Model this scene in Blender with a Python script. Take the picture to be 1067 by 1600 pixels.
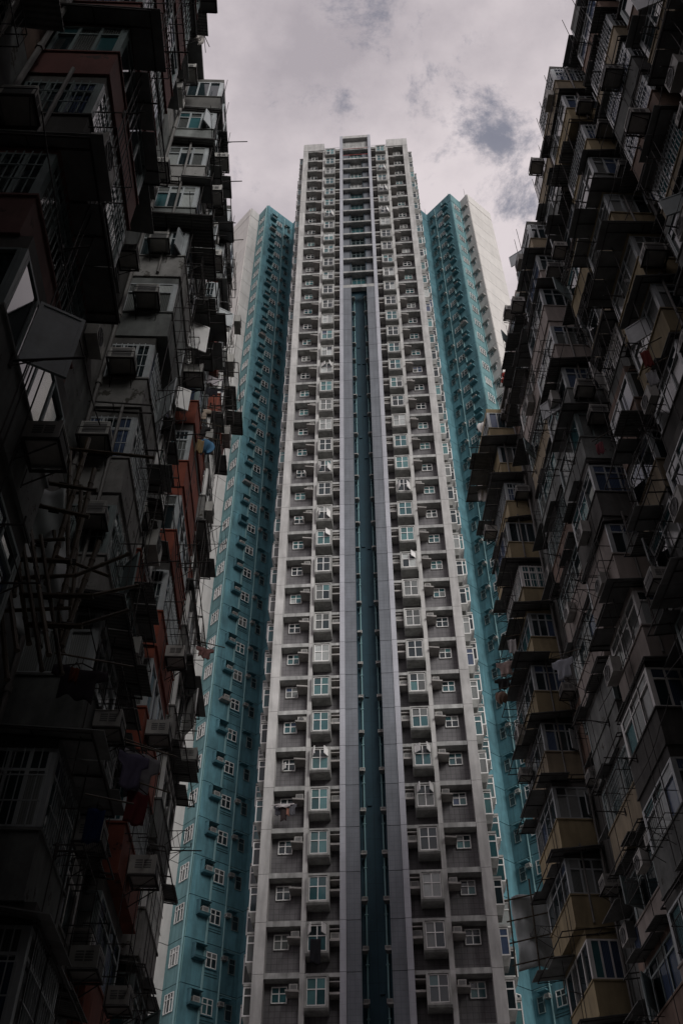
import bpy, math, random
from math import sin, cos, tan, pi, radians as R
from mathutils import Vector, Matrix
random.seed(7)
sc = bpy.context.scene
for o in list(bpy.data.objects): bpy.data.objects.remove(o)
COL = sc.collection

# ------------------------------------------------------------------ camera, sky, sun, exposure
FPX, PITCH = 1532.06, 46.2427
cam = bpy.data.cameras.new('camera'); camo = bpy.data.objects.new('camera', cam); COL.objects.link(camo)
cam.sensor_fit = 'VERTICAL'; cam.sensor_height = 36; cam.lens = FPX/1600*36
cam.shift_x = 2.5/1600
cam.clip_start = .1; cam.clip_end = 6000
camo.location = (0, 0, 1.6); camo.rotation_euler = (R(90+PITCH), 0, 0)
sc.camera = camo
EYE = 1.6
SUN_EL, SUN_AZ = R(28), R(29)        # azimuth of the sun seen from the scene, measured from behind the camera towards the right
SUN_STRENGTH, SKY_STRENGTH, CLOUD_STRENGTH = 2.2, 0.09, 1.27
sc.view_settings.view_transform = 'Standard'; sc.view_settings.look = 'None'
sc.view_settings.exposure = 0.0; sc.view_settings.gamma = 1; sc.view_settings.use_curve_mapping = False

world = bpy.data.worlds.new('World'); sc.world = world; world.use_nodes = True
nt = world.node_tree; nt.nodes.clear()
def N(t, ty, **kw):
    n = t.nodes.new(ty)
    for k, v in kw.items(): setattr(n, k, v)
    return n
L = nt.links.new
out = N(nt, 'ShaderNodeOutputWorld'); mixs = N(nt, 'ShaderNodeMixShader')
b1 = N(nt, 'ShaderNodeBackground'); b2 = N(nt, 'ShaderNodeBackground')
sky = N(nt, 'ShaderNodeTexSky', sky_type='NISHITA', sun_disc=False)
sky.sun_elevation = SUN_EL; sky.sun_rotation = pi - SUN_AZ
L(sky.outputs[0], b1.inputs[0]); b1.inputs[1].default_value = SKY_STRENGTH
geo = N(nt, 'ShaderNodeTexCoord'); sep = N(nt, 'ShaderNodeSeparateXYZ'); L(geo.outputs['Generated'], sep.inputs[0])
zc = N(nt, 'ShaderNodeMath', operation='MAXIMUM'); L(sep.outputs[2], zc.inputs[0]); zc.inputs[1].default_value = .12
dx = N(nt, 'ShaderNodeMath', operation='DIVIDE'); L(sep.outputs[0], dx.inputs[0]); L(zc.outputs[0], dx.inputs[1])
dy = N(nt, 'ShaderNodeMath', operation='DIVIDE'); L(sep.outputs[1], dy.inputs[0]); L(zc.outputs[0], dy.inputs[1])
cmb = N(nt, 'ShaderNodeCombineXYZ'); L(dx.outputs[0], cmb.inputs[0]); L(dy.outputs[0], cmb.inputs[1])
SKYOFF = (3.1, 1.7, 0.4)
add = N(nt, 'ShaderNodeVectorMath', operation='ADD'); L(cmb.outputs[0], add.inputs[0]); add.inputs[1].default_value = SKYOFF
n1 = N(nt, 'ShaderNodeTexNoise'); n1.inputs['Scale'].default_value = 6.5; n1.inputs['Detail'].default_value = 9; n1.inputs['Roughness'].default_value = .7; n1.inputs['Distortion'].default_value = .25
n2 = N(nt, 'ShaderNodeTexNoise'); n2.inputs['Scale'].default_value = 3.4; n2.inputs['Detail'].default_value = 8; n2.inputs['Roughness'].default_value = .6
L(add.outputs[0], n1.inputs['Vector']); L(add.outputs[0], n2.inputs['Vector'])
# gaps in the cloud cover: drifting holes broken up by the noise
def hole(cx, cy, r, amt):
    s = N(nt, 'ShaderNodeVectorMath', operation='DISTANCE'); L(cmb.outputs[0], s.inputs[0]); s.inputs[1].default_value = (cx, cy, 0)
    m = N(nt, 'ShaderNodeMapRange', interpolation_type='SMOOTHSTEP'); L(s.outputs['Value'], m.inputs[0])
    m.inputs[1].default_value = 0; m.inputs[2].default_value = r; m.inputs[3].default_value = amt; m.inputs[4].default_value = 0
    return m.outputs[0]
amp = N(nt, 'ShaderNodeMath', operation='MULTIPLY_ADD'); L(n1.outputs[0], amp.inputs[0]); amp.inputs[1].default_value = 1.5; amp.inputs[2].default_value = -.235
acc = amp.outputs[0]
HOLES = [(.152, .39, .045, .17), (.172, .435, .05, .16), (.20, .49, .055, .19), (.222, .54, .05, .15), (.178, .385, .03, -.08), (.132, .455, .04, -.12), (.07, .31, .14, .10), (.42, .95, .3, .12), (-.5, -.2, .3, .12), (.5, -.6, .35, .14), (-.35, .9, .3, .1), (.1, -1.2, .4, .12), (-1.2, -.8, .5, .14), (1.3, .3, .5, .14), (-.9, 1.5, .5, .14)]
for h in HOLES:
    a = N(nt, 'ShaderNodeMath', operation='SUBTRACT'); L(acc, a.inputs[0]); L(hole(*h), a.inputs[1]); acc = a.outputs[0]
cov = N(nt, 'ShaderNodeMapRange', interpolation_type='SMOOTHSTEP'); L(acc, cov.inputs[0])
cov.inputs[1].default_value = .22; cov.inputs[2].default_value = .46; cov.inputs[3].default_value = .3
cr = N(nt, 'ShaderNodeValToRGB'); L(n2.outputs[0], cr.inputs[0])
cr.color_ramp.elements[0].position = .36; cr.color_ramp.elements[0].color = (.33, .30, .325, 1)
cr.color_ramp.elements[1].position = .64; cr.color_ramp.elements[1].color = (.57, .515, .53, 1)
L(cr.outputs[0], b2.inputs[0]); b2.inputs[1].default_value = CLOUD_STRENGTH
L(cov.outputs[0], mixs.inputs[0]); L(b1.outputs[0], mixs.inputs[1]); L(b2.outputs[0], mixs.inputs[2]); L(mixs.outputs[0], out.inputs[0])

sl = bpy.data.lights.new('sun', 'SUN'); sl.energy = SUN_STRENGTH; sl.angle = R(32); sl.color = (1, .985, .96)
so = bpy.data.objects.new('sun', sl); COL.objects.link(so)
sdir = Vector((sin(SUN_AZ)*cos(SUN_EL), -cos(SUN_AZ)*cos(SUN_EL), sin(SUN_EL)))
so.rotation_euler = sdir.to_track_quat('Z', 'Y').to_euler(); so.location = (20, -40, 160)

# ------------------------------------------------------------------ materials
def mat(name, col, rough=.8, var=.25, scale=.8, streak=.35, spec=.3, grid=None, wave=None, metal=0, rnd=.12, bump=.15, peel=None, gd=.55):
    m = bpy.data.materials.new(name); m.use_nodes = True; t = m.node_tree; l = t.links.new
    p = t.nodes['Principled BSDF']; p.inputs['Roughness'].default_value = rough; p.inputs['Metallic'].default_value = metal
    p.inputs['Specular IOR Level'].default_value = spec
    g = N(t, 'ShaderNodeNewGeometry'); oi = N(t, 'ShaderNodeObjectInfo')
    a = N(t, 'ShaderNodeTexNoise'); a.inputs['Scale'].default_value = scale; a.inputs['Detail'].default_value = 8; a.inputs['Roughness'].default_value = .65
    l(g.outputs['Position'], a.inputs['Vector'])
    mp = N(t, 'ShaderNodeVectorMath', operation='MULTIPLY'); l(g.outputs['Position'], mp.inputs[0]); mp.inputs[1].default_value = (2.1, 2.1, .3)
    b = N(t, 'ShaderNodeTexNoise'); b.inputs['Scale'].default_value = 1.1; b.inputs['Detail'].default_value = 9; b.inputs['Roughness'].default_value = .6; b.inputs['Distortion'].default_value = .6; l(mp.outputs[0], b.inputs['Vector'])
    def ramp(src, lo, hi, v0, v1):
        r = N(t, 'ShaderNodeMapRange'); l(src, r.inputs[0]); r.inputs[1].default_value = lo; r.inputs[2].default_value = hi
        r.inputs[3].default_value = v0; r.inputs[4].default_value = v1; return r.outputs[0]
    f1 = ramp(a.outputs[0], .3, .7, 1-var, 1+var*.5); f2 = ramp(b.outputs[0], .3, .7, 1-streak*.8, 1.05); f3 = ramp(oi.outputs['Random'], 0, 1, 1-rnd, 1+rnd)
    def mul(x, y):
        q = N(t, 'ShaderNodeMath', operation='MULTIPLY'); l(x, q.inputs[0]); l(y, q.inputs[1]); return q.outputs[0]
    f = mul(mul(f1, f2), f3); height = a.outputs[0]
    if grid:      # square tiles with thin joints, in the object's own metres
        tc = N(t, 'ShaderNodeTexCoord'); s = N(t, 'ShaderNodeSeparateXYZ'); l(tc.outputs['Object'], s.inputs[0])
        lines = None
        for k, i in ((grid[0], 0), (grid[1], 2)):
            d = N(t, 'ShaderNodeMath', operation='DIVIDE'); l(s.outputs[i], d.inputs[0]); d.inputs[1].default_value = k
            fr = N(t, 'ShaderNodeMath', operation='FRACT'); l(d.outputs[0], fr.inputs[0])
            gt = N(t, 'ShaderNodeMath', operation='GREATER_THAN'); l(fr.outputs[0], gt.inputs[0]); gt.inputs[1].default_value = .025/k
            lines = gt.outputs[0] if lines is None else mul(lines, gt.outputs[0])
        f = mul(f, ramp(lines, 0, 1, gd, 1)); height = lines
    if wave:      # corrugation or cloth folds
        tc = N(t, 'ShaderNodeTexCoord'); w = N(t, 'ShaderNodeTexWave'); w.inputs['Scale'].default_value = wave[0]; w.inputs['Distortion'].default_value = wave[1]
        w.inputs['Detail'].default_value = 2; w.bands_direction = 'X'
        l(tc.outputs['Object'], w.inputs['Vector']); f = mul(f, ramp(w.outputs[0], 0, 1, wave[2], 1.05)); height = w.outputs[0]
    base = N(t, 'ShaderNodeRGB'); base.outputs[0].default_value = (*col, 1); src = base.outputs[0]
    if peel:      # paint flaked off in patches
        pn = N(t, 'ShaderNodeTexNoise'); pn.inputs['Scale'].default_value = peel[1]; pn.inputs['Detail'].default_value = 9; pn.inputs['Roughness'].default_value = .7
        l(g.outputs['Position'], pn.inputs['Vector'])
        mx = N(t, 'ShaderNodeMix', data_type='RGBA'); l(ramp(pn.outputs[0], peel[2], peel[2]+.04, 0, 1), mx.inputs[0]); l(src, mx.inputs[6]); mx.inputs[7].default_value = (*peel[0], 1); src = mx.outputs[2]
    sc_ = N(t, 'ShaderNodeVectorMath', operation='SCALE'); l(src, sc_.inputs[0]); l(f, sc_.inputs['Scale']); l(sc_.outputs[0], p.inputs['Base Color'])
    if bump:
        bp = N(t, 'ShaderNodeBump'); bp.inputs['Strength'].default_value = bump; bp.inputs['Distance'].default_value = .03; l(height, bp.inputs['Height']); l(bp.outputs[0], p.inputs['Normal'])
    return m
M = {}
M['ground'] = mat('asphalt', (.05, .05, .05), .9)
M['pave'] = mat('courtyard_concrete', (.34, .335, .32), .9)
M['pier'] = mat('pale_concrete_render', (.495, .485, .47), .85, .22, .6, .42, rnd=.07)
M['lilac'] = mat('lilac_grey_tile', (.40, .405, .44), .7, .12, .6, .2, rnd=.05, grid=(.55, .55), bump=.02, gd=.85)
M['fin'] = mat('slate_tile', (.15, .162, .182), .6, .2, .7, .25, grid=(.29, .29), rnd=.06, bump=.02, gd=.75)
M['tile'] = mat('dark_brown_tile', (.15, .143, .147), .7, .3, .9, .3, grid=(.3, .3), rnd=.1, bump=.1)
M['beam'] = mat('grey_concrete_beam', (.42, .42, .405), .85, .35, 1.2, .6)
M['bay'] = mat('bay_concrete', (.40, .40, .38), .85, .3, 1.5, .55, rnd=.15)
M['ledge'] = mat('ledge_concrete', (.40, .38, .36), .9, .3, 1.5, .4)
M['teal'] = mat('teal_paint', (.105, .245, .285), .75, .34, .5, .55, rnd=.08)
M['paleteal'] = mat('pale_teal_wall', (.17, .32, .335), .75, .24, .45, .4, rnd=.06)  # paler teal for the narrow outer faces of the wings
M['tealpipe'] = mat('teal_pipe_paint', (.22, .37, .385), .6, .2, .6, .2)
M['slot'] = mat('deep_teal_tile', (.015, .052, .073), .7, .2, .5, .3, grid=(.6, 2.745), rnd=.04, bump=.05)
M['joint'] = mat('dark_joint_mortar', (.03, .06, .065), .9)  # dark colour of the wing body, seen in the panel gaps
M['jointgrey'] = mat('grey_mortar', (.2, .2, .2), .9)
M['white'] = mat('white_render', (.66, .635, .60), .85, .1, .35, .12, rnd=.03)
M['greywall'] = mat('grey_render', (.46, .445, .43), .85, .14, .4, .2, rnd=.04)
M['frame'] = mat('white_window_frame', (.72, .71, .69), .45, .1, 2, .15, .4)
M['frame2'] = mat('aluminium_frame', (.42, .45, .46), .4, .25, 2, .3, .5)
M['frame3'] = mat('green_grey_frame', (.2, .25, .25), .5, .3, 2, .3, .4)
M['redline'] = mat('red_trim', (.5, .06, .04), .6)
M['acwhite'] = mat('air_conditioner_shell', (.40, .39, .365), .55, .2, 3, .35, rnd=.25)
M['acgrille'] = mat('air_conditioner_grille', (.14, .14, .14), .6, .2, 3)
M['metal'] = mat('rusty_black_iron', (.035, .03, .028), .7, .4, 3, .4)
M['tray'] = mat('grimy_galvanised_tray', (.26, .265, .26), .6, .35, 2, .5)
M['sheet'] = mat('dark_awning_sheet', (.20, .205, .20), .75, .4, 1.5, .35, rnd=.3)
M['corr'] = mat('corrugated_sheet', (.20, .20, .19), .6, .4, 1.2, .5, wave=(3.2, 0, .55), bump=.6, rnd=.3)
M['bamboo'] = mat('bamboo', (.10, .075, .045), .6, .35, 4, .4, rnd=.3)
M['tarp'] = mat('pale_tarpaulin', (.48, .52, .52), .45, .2, 1.4, .35, .5)
M['pipe'] = mat('grimy_drain_pipe', (.2, .19, .18), .6, .4, 1.5, .4)
WALLS = {
 'pink': mat('pinkish_render', (0.242, 0.169, 0.134), .9, .35, .9, .5, peel=((0.124, 0.105, 0.093), .9, .62), rnd=.15),
 'yellow': mat('yellow_render', (0.330, 0.268, 0.160), .88, .25, .9, .45, peel=((0.155, 0.124, 0.081), 1.1, .68), rnd=.12),
 'beige': mat('beige_render', (0.322, 0.268, 0.186), .88, .3, .9, .5, peel=((0.124, 0.105, 0.087), 1, .64), rnd=.12),
 'pale': mat('pale_mauve_render', (0.347, 0.304, 0.278), .88, .25, .9, .4, peel=((0.155, 0.130, 0.124), 1.2, .68), rnd=.1),
 'grey': mat('bare_grey_render', (0.19, 0.2, 0.193), .92, .45, 1.3, .5, peel=((0.062, 0.056, 0.043), 1.8, .6), rnd=.2),
 'white': mat('flaking_white_paint', (0.285, 0.279, 0.267), .9, .35, 1.5, .5, peel=((0.081, 0.074, 0.062), 2.4, .58), rnd=.12),
 'red': mat('worn_red_paint', (0.27, 0.07, 0.042), .8, .35, 1.2, .45, peel=((0.074, 0.031, 0.025), 2, .6), rnd=.2),
 'brown': mat('dark_red_brown_paint', (0.15, 0.055, 0.047), .8, .4, 1, .4, peel=((0.056, 0.037, 0.031), 2, .6), rnd=.15),
 'rust': mat('faded_rust_red_paint', (0.19, 0.095, 0.085), .85, .35, 1, .4, peel=((0.074, 0.043, 0.037), 1.6, .62), rnd=.12),
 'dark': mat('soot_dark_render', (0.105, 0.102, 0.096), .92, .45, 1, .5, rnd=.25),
}
def glass(name, col, rough=.08, spec=.5, wave=None):
    return mat(name, col, rough, .15, 2, .1, spec, wave=wave, bump=.03, rnd=.35)
G_DARK = glass('dark_window_glass', (.018, .028, .032), .06)
G_TEAL = glass('teal_tinted_glass', (.035, .095, .105), .07)
G_SEA = glass('sea_green_curtained_glass', (.085, .19, .195), .15, wave=(7, 1.5, .6))
G_PALE = glass('pale_curtained_glass', (.36, .38, .37), .18, wave=(8, 1.5, .7))
G_BLUE = glass('blue_curtained_glass', (.07, .10, .17), .15, wave=(6, 1.5, .6))
G_CURT = glass('grey_curtained_glass', (.15, .16, .155), .15, wave=(7, 1.8, .5))
TOWER_GLASS = [G_TEAL]*4 + [G_DARK]*6 + [G_SEA]*3 + [G_PALE]*1 + [G_CURT]*3 + [G_BLUE]*1
OLD_GLASS = [G_DARK]*5 + [G_CURT]*4 + [G_BLUE]*2 + [G_PALE]*1 + [G_TEAL]*1
def cloth(name, col): return mat(name, col, .9, .2, 4, .1, .1, rnd=.05)

# ------------------------------------------------------------------ mesh helpers
class MB:
    def __init__(s): s.v = []; s.f = []
    def box(s, x0, x1, y0, y1, z0, z1):
        n = len(s.v); s.v += [(x, y, z) for z in (z0, z1) for y in (y0, y1) for x in (x0, x1)]
        s.f += [tuple(n+i for i in q) for q in ((0, 2, 3, 1), (4, 5, 7, 6), (0, 1, 5, 4), (2, 6, 7, 3), (0, 4, 6, 2), (1, 3, 7, 5))]; return s
    def hexa(s, lo, hi):     # four bottom points, four top points, counter-clockwise from above
        n = len(s.v); s.v += list(lo) + list(hi)
        s.f += [(n+3, n+2, n+1, n), (n+4, n+5, n+6, n+7)] + [(n+i, n+(i+1) % 4, n+4+(i+1) % 4, n+4+i) for i in range(4)]; return s
    def prism(s, poly, z0, z1):
        n = len(s.v); k = len(poly); s.v += [(x, y, z0) for x, y in poly] + [(x, y, z1) for x, y in poly]
        s.f += [tuple(n+k-1-i for i in range(k)), tuple(n+k+i for i in range(k))] + [(n+i, n+(i+1) % k, n+k+(i+1) % k, n+k+i) for i in range(k)]; return s
    def tube(s, p0, p1, r, k=6, r1=None):
        p0, p1 = Vector(p0), Vector(p1); d = (p1-p0).normalized(); a = d.orthogonal().normalized(); b = d.cross(a); n = len(s.v); r1 = r if r1 is None else r1
        for p, q in ((p0, r), (p1, r1)):
            for i in range(k): s.v.append(tuple(p + (a*cos(2*pi*i/k) + b*sin(2*pi*i/k))*q))
        s.f += [tuple(n+k-1-i for i in range(k)), tuple(n+k+i for i in range(k))] + [(n+i, n+(i+1) % k, n+k+(i+1) % k, n+k+i) for i in range(k)]; return s
    def path(s, pts, r, k=5):
        for a, b in zip(pts, pts[1:]): s.tube(a, b, r, k)
        return s
    def sheet(s, fn, nu, nv, th=.008):   # a curved sheet with thickness, fn(u,v)->Vector
        P = [[Vector(fn(i/nu, j/nv)) for i in range(nu+1)] for j in range(nv+1)]
        n = len(s.v); off = Vector((0, th, 0))
        for sgn in (0, 1):
            for row in P:
                for p in row: s.v.append(tuple(p + off*sgn))
        w = nu+1; K = w*(nv+1)
        for j in range(nv):
            for i in range(nu):
                a = n+j*w+i; s.f += [(a, a+1, a+w+1, a+w), (K+a+w, K+a+w+1, K+a+1, K+a)]
        ring = [i for i in range(w)] + [j*w+nu for j in range(1, nv+1)] + [nv*w+i for i in range(nu-1, -1, -1)] + [j*w for j in range(nv-1, 0, -1)]
        for a, b in zip(ring, ring[1:]+ring[:1]): s.f.append((n+a, n+K+a, n+K+b, n+b))
        return s
    def mesh(s, name, m):
        me = bpy.data.meshes.new(name); me.from_pydata(s.v, [], s.f); me.update(); me.materials.append(m); return me
CACHE = {}
def cached(key, m, fn, name):
    k = (key, m.name)
    if k not in CACHE: CACHE[k] = fn(MB()).mesh(name, m)
    return CACHE[k]
def obj(name, me, parent=None, loc=(0, 0, 0), rz=0, rot=None):
    o = bpy.data.objects.new(name, me); COL.objects.link(o); o.location = loc
    o.rotation_euler = rot if rot else (0, 0, rz)
    if parent: o.parent = parent
    return o
def tag(o, label=None, cat=None, group=None, kind=None):
    if label: o['label'] = label
    if cat: o['category'] = cat
    if group: o['group'] = group
    if kind: o['kind'] = kind
    return o
def thing(name, label, cat, loc=(0, 0, 0), rz=0, group=None):
    return tag(obj(name, None, None, loc, rz), label, cat, group)
def part(name, m, fn, parent, key=None, loc=(0, 0, 0), rz=0):
    me = cached(key, m, fn, name) if key else fn(MB()).mesh(name, m)
    return obj(name, me, parent, loc, rz)
def copy_tree(o, parent=None):
    c = o.copy(); COL.objects.link(c); c.parent = parent
    for ch in o.children: copy_tree(ch, c)
    return c
ORD = lambda n: {1: 'first', 2: 'second', 3: 'third', 4: 'fourth', 5: 'fifth', 6: 'sixth', 7: 'seventh', 8: 'eighth', 9: 'ninth', 10: 'tenth', 11: 'eleventh', 12: 'twelfth'}.get(n, f'{n}{"st" if n % 10 == 1 and n != 11 else "nd" if n % 10 == 2 else "rd" if n % 10 == 3 else "th"}')

# a window lying in the local XZ plane, bottom centre at its origin: frame mesh with panes as children
def window(parent, w, h, cols, trans, loc, rz, fm, glasses, name='window', open_=None, out=-1, bars=False, joined=False, t=.045, dpt=.05):
    fw = t
    xs = [-w/2 + w*i/cols for i in range(cols+1)]
    zs = [0, h] if not trans else [0, h*(1-trans), h]
    def fr(b):
        b.box(-w/2, w/2, -dpt, dpt, 0, fw); b.box(-w/2, w/2, -dpt, dpt, h-fw, h)
        b.box(-w/2, -w/2+fw, -dpt*.98, dpt*.98, fw, h-fw); b.box(w/2-fw, w/2, -dpt*.98, dpt*.98, fw, h-fw)
        for x in xs[1:-1]: b.box(x-fw*.55, x+fw*.55, -dpt*.94, dpt*.94, fw, h-fw)
        for z in zs[1:-1]: b.box(-w/2+fw, w/2-fw, -dpt*.9, dpt*.9, z-fw*.5, z+fw*.5)
        if bars:
            k = max(3, int(w/.13))
            for i in range(1, k): b.box(-w/2+w*i/k-.008, -w/2+w*i/k+.008, out*dpt*1.6, out*dpt*1.6+.016, .02, h-.02)
            for z in (h*.3, h*.62): b.box(-w/2, w/2, out*dpt*1.9, out*dpt*1.9+.014, z, z+.02)
        return b
    o = part(name, fm, fr, parent, ('win', round(w, 3), round(h, 3), cols, trans, out, bars, t, dpt), loc, rz)
    cells = [(xs[i], xs[i+1], zs[j], zs[j+1]) for j in range(len(zs)-1) for i in range(cols)]
    if joined:
        g = random.choice(glasses)
        part('pane', g, lambda b: b.box(-w/2+fw, w/2-fw, -.012, .012, fw, h-fw), o, ('pj', round(w, 3), round(h, 3), t))
        return o
    g0 = random.choice(glasses)
    for n, (x0, x1, z0, z1) in enumerate(cells):
        g = g0 if random.random() < .62 else random.choice(glasses)
        if open_ and n in open_:
            a = open_[n]
            wd = x1-x0-.05; hd = z1-z0-.05
            def sash(b):
                b.box(0, wd, -.02, .02, 0, .05); b.box(0, wd, -.02, .02, hd-.05, hd); b.box(0, .05, -.02, .02, .05, hd-.05); b.box(wd-.05, wd, -.02, .02, .05, hd-.05); b.box(0.05, wd-.05, -.006, .006, .05, hd-.05)
                return b
            hinge_left = n % cols < cols/2
            s = part('casement', fm, sash, o, ('sash', round(wd, 3), round(hd, 3)), ((x0+.025, out*dpt*1.5, z0+.025) if hinge_left else (x1-.025, out*dpt*1.5, z0+.025)), 0)
            s.rotation_euler = (0, 0, out*a if hinge_left else pi - out*a)
            part('pane', G_DARK, lambda b: b.box(x0+.025, x1-.025, .02, .035, z0+.025, z1-.025), o, ('po', round(x0, 3), round(x1, 3), round(z0, 3), round(z1, 3)))
        else:
            yy = out*.014*(1 if n % 2 else -1)
            part('pane', g, lambda b: b.box(x0+fw*.5, x1-fw*.5, -.012, .012, z0+fw*.5, z1-fw*.5), o, ('p', round(x0, 3), round(x1, 3), round(z0, 3), round(z1, 3), t), (0, yy, 0))
    return o

# ------------------------------------------------------------------ air conditioners: prototypes, placed at the end (nearest 300 as things)
ACS = []
def want_ac(parent, loc, rz, kind, label, group, scale=1):
    mw = Matrix.LocRotScale(parent.location, parent.rotation_euler.to_quaternion(), None)
    p = mw @ Vector(loc)
    ACS.append(((p - Vector(camo.location)).length/scale, p, parent.rotation_euler.z + rz, kind, label, group, scale))
# prototypes: outward is -y, bottom centre at origin
def ac_proto(kind):
    w, h, d = {'box': (.56, .38, .5), 'fan': (.78, .55, .3), 'tray': (.62, .42, .58)}[kind]
    t = obj('air_conditioner', None)
    def shell(b):
        b.box(-w/2, w/2, -d, 0, .0, h)
        b.box(-w/2-.012, w/2+.012, -d-.012, -d+.05, -.012, .03); b.box(-w/2-.012, w/2+.012, -d-.012, -d+.05, h-.03, h+.012)
        b.box(-w/2-.012, -w/2+.03, -d-.012, -d+.05, .03, h-.03); b.box(w/2-.03, w/2+.012, -d-.012, -d+.05, .03, h-.03)
        return b
    part('casing', M['acwhite'], shell, t)
    def gr(b):
        if kind == 'fan':
            r = h*.43; c = (-w*.14, -d-.015, h/2)
            pts = [(c[0]+r*cos(2*pi*i/14), c[1], c[2]+r*sin(2*pi*i/14)) for i in range(15)]
            b.path(pts, .015, 4)
            for k in range(8): b.tube((c[0], c[1]-.005, c[2]), (c[0]+r*cos(2*pi*k/8), c[1]-.005, c[2]+r*sin(2*pi*k/8)), .008, 3)
            b.tube((c[0], -d+.0, c[2]), (c[0], -d-.008, c[2]), r, 14)
        else:
            for k in range(7): b.box(-w/2+.05, w/2-.05, -d-.006, -d+.01, .05+k*(h-.1)/7, .05+(k+.62)*(h-.1)/7)
            for s in (-1, 1):
                for k in range(4):
                    for q in range(2): b.box(min(s*w/2, s*(w/2+.006)), max(s*w/2, s*(w/2+.006)), -d+.09+q*.19, -d+.25+q*.19, h*.28+k*.055, h*.28+k*.055+.03)
        return b
    part('grille', M['acgrille'], gr, t)
    if kind != 'fan':
        for x in (-w/2, w/2-.04): part('foot_rail', M['tray'], lambda b: b.box(x, x+.04, -d, 0, -.05, -.014), t)
    if kind == 'tray':
        def tr(b):
            b.box(-w/2-.06, w/2+.06, -d-.06, -d-.01, -.09, -.055); b.box(-w/2-.06, w/2+.06, -.07, -.02, -.09, -.055); b.box(-w/2-.06, -w/2-.01, -d-.01, -.07, -.088, -.057); b.box(w/2+.01, w/2+.06, -d-.01, -.07, -.088, -.057)
            for s in (-1, 1):
                b.tube((s*w*.45, -d, -.1), (s*w*.45, -.01, -.5), .014, 4); b.tube((s*w*.45, -.01, -.1), (s*w*.45, -.01, -.55), .012, 4)
                b.tube((s*(w/2+.05), -d-.05, -.07), (s*(w/2+.05), -d-.05, h*.45), .01, 4)
            b.tube((-w/2-.05, -d-.05, h*.45), (w/2+.05, -d-.05, h*.45), .01, 4)
            return b
        part('bracket', M['metal'], tr, t)
    return t

# ------------------------------------------------------------------ ground
g = part('ground', M['ground'], lambda b: b.box(-1500, 1500, -1500, 1500, -.3, 0), None); tag(g, kind='structure')
g = part('bounce_pavement', M['pave'], lambda b: b.box(-6, 10, -30, 44, .0, .13), None); tag(g, kind='structure')  # unseen courtyard floor, added pale to bounce light up under the canopies

# ------------------------------------------------------------------ the grey tower
PITCHT = 2.745; Z0 = 19.4 + EYE; ROWS = range(-4, 38)
TW = thing('apartment_tower', 'tall grey apartment tower with pale piers, dark recesses and a teal slot up its middle', 'apartment tower', (1.95, 52.95, 0), R(-3.93))
HT = 124 + EYE; ROOF = 122.3 + EYE; ZB = Z0 - 4*PITCHT - 1.4     # detailed rows begin here
HW = 6.57
def zrow(k): return Z0 + k*PITCHT
part('wall', M['jointgrey'], lambda b: b.box(-HW+.02, -.81, .82, 13, 0, ROOF).box(.81, HW-.02, .82, 13, 0, ROOF).box(-.805, .805, 1.42, 12.9, 0, ROOF-.1), TW)
part('podium', M['fin'], lambda b: b.box(-HW-.3, HW+.3, -.3, .8, 0, ZB-.02), TW)
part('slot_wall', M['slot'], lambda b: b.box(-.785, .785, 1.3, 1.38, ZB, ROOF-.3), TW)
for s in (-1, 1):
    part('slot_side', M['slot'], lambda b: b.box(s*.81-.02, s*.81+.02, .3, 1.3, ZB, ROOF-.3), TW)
    part('recess_wall', M['tile'], lambda b: b.box(min(s*4.07, s*5.97), max(s*4.07, s*5.97), .60, .81, ZB, ROOF), TW)
    part('recess_wall', M['tile'], lambda b: b.box(min(s*1.95, s*3.8), max(s*1.95, s*3.8), .60, .81, ZB, ROOF), TW)
    part('side_wall', M['beam'], lambda b: b.box(s*HW-.02, s*HW+.02, .5, 9, 0, ROOF), TW)
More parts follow.
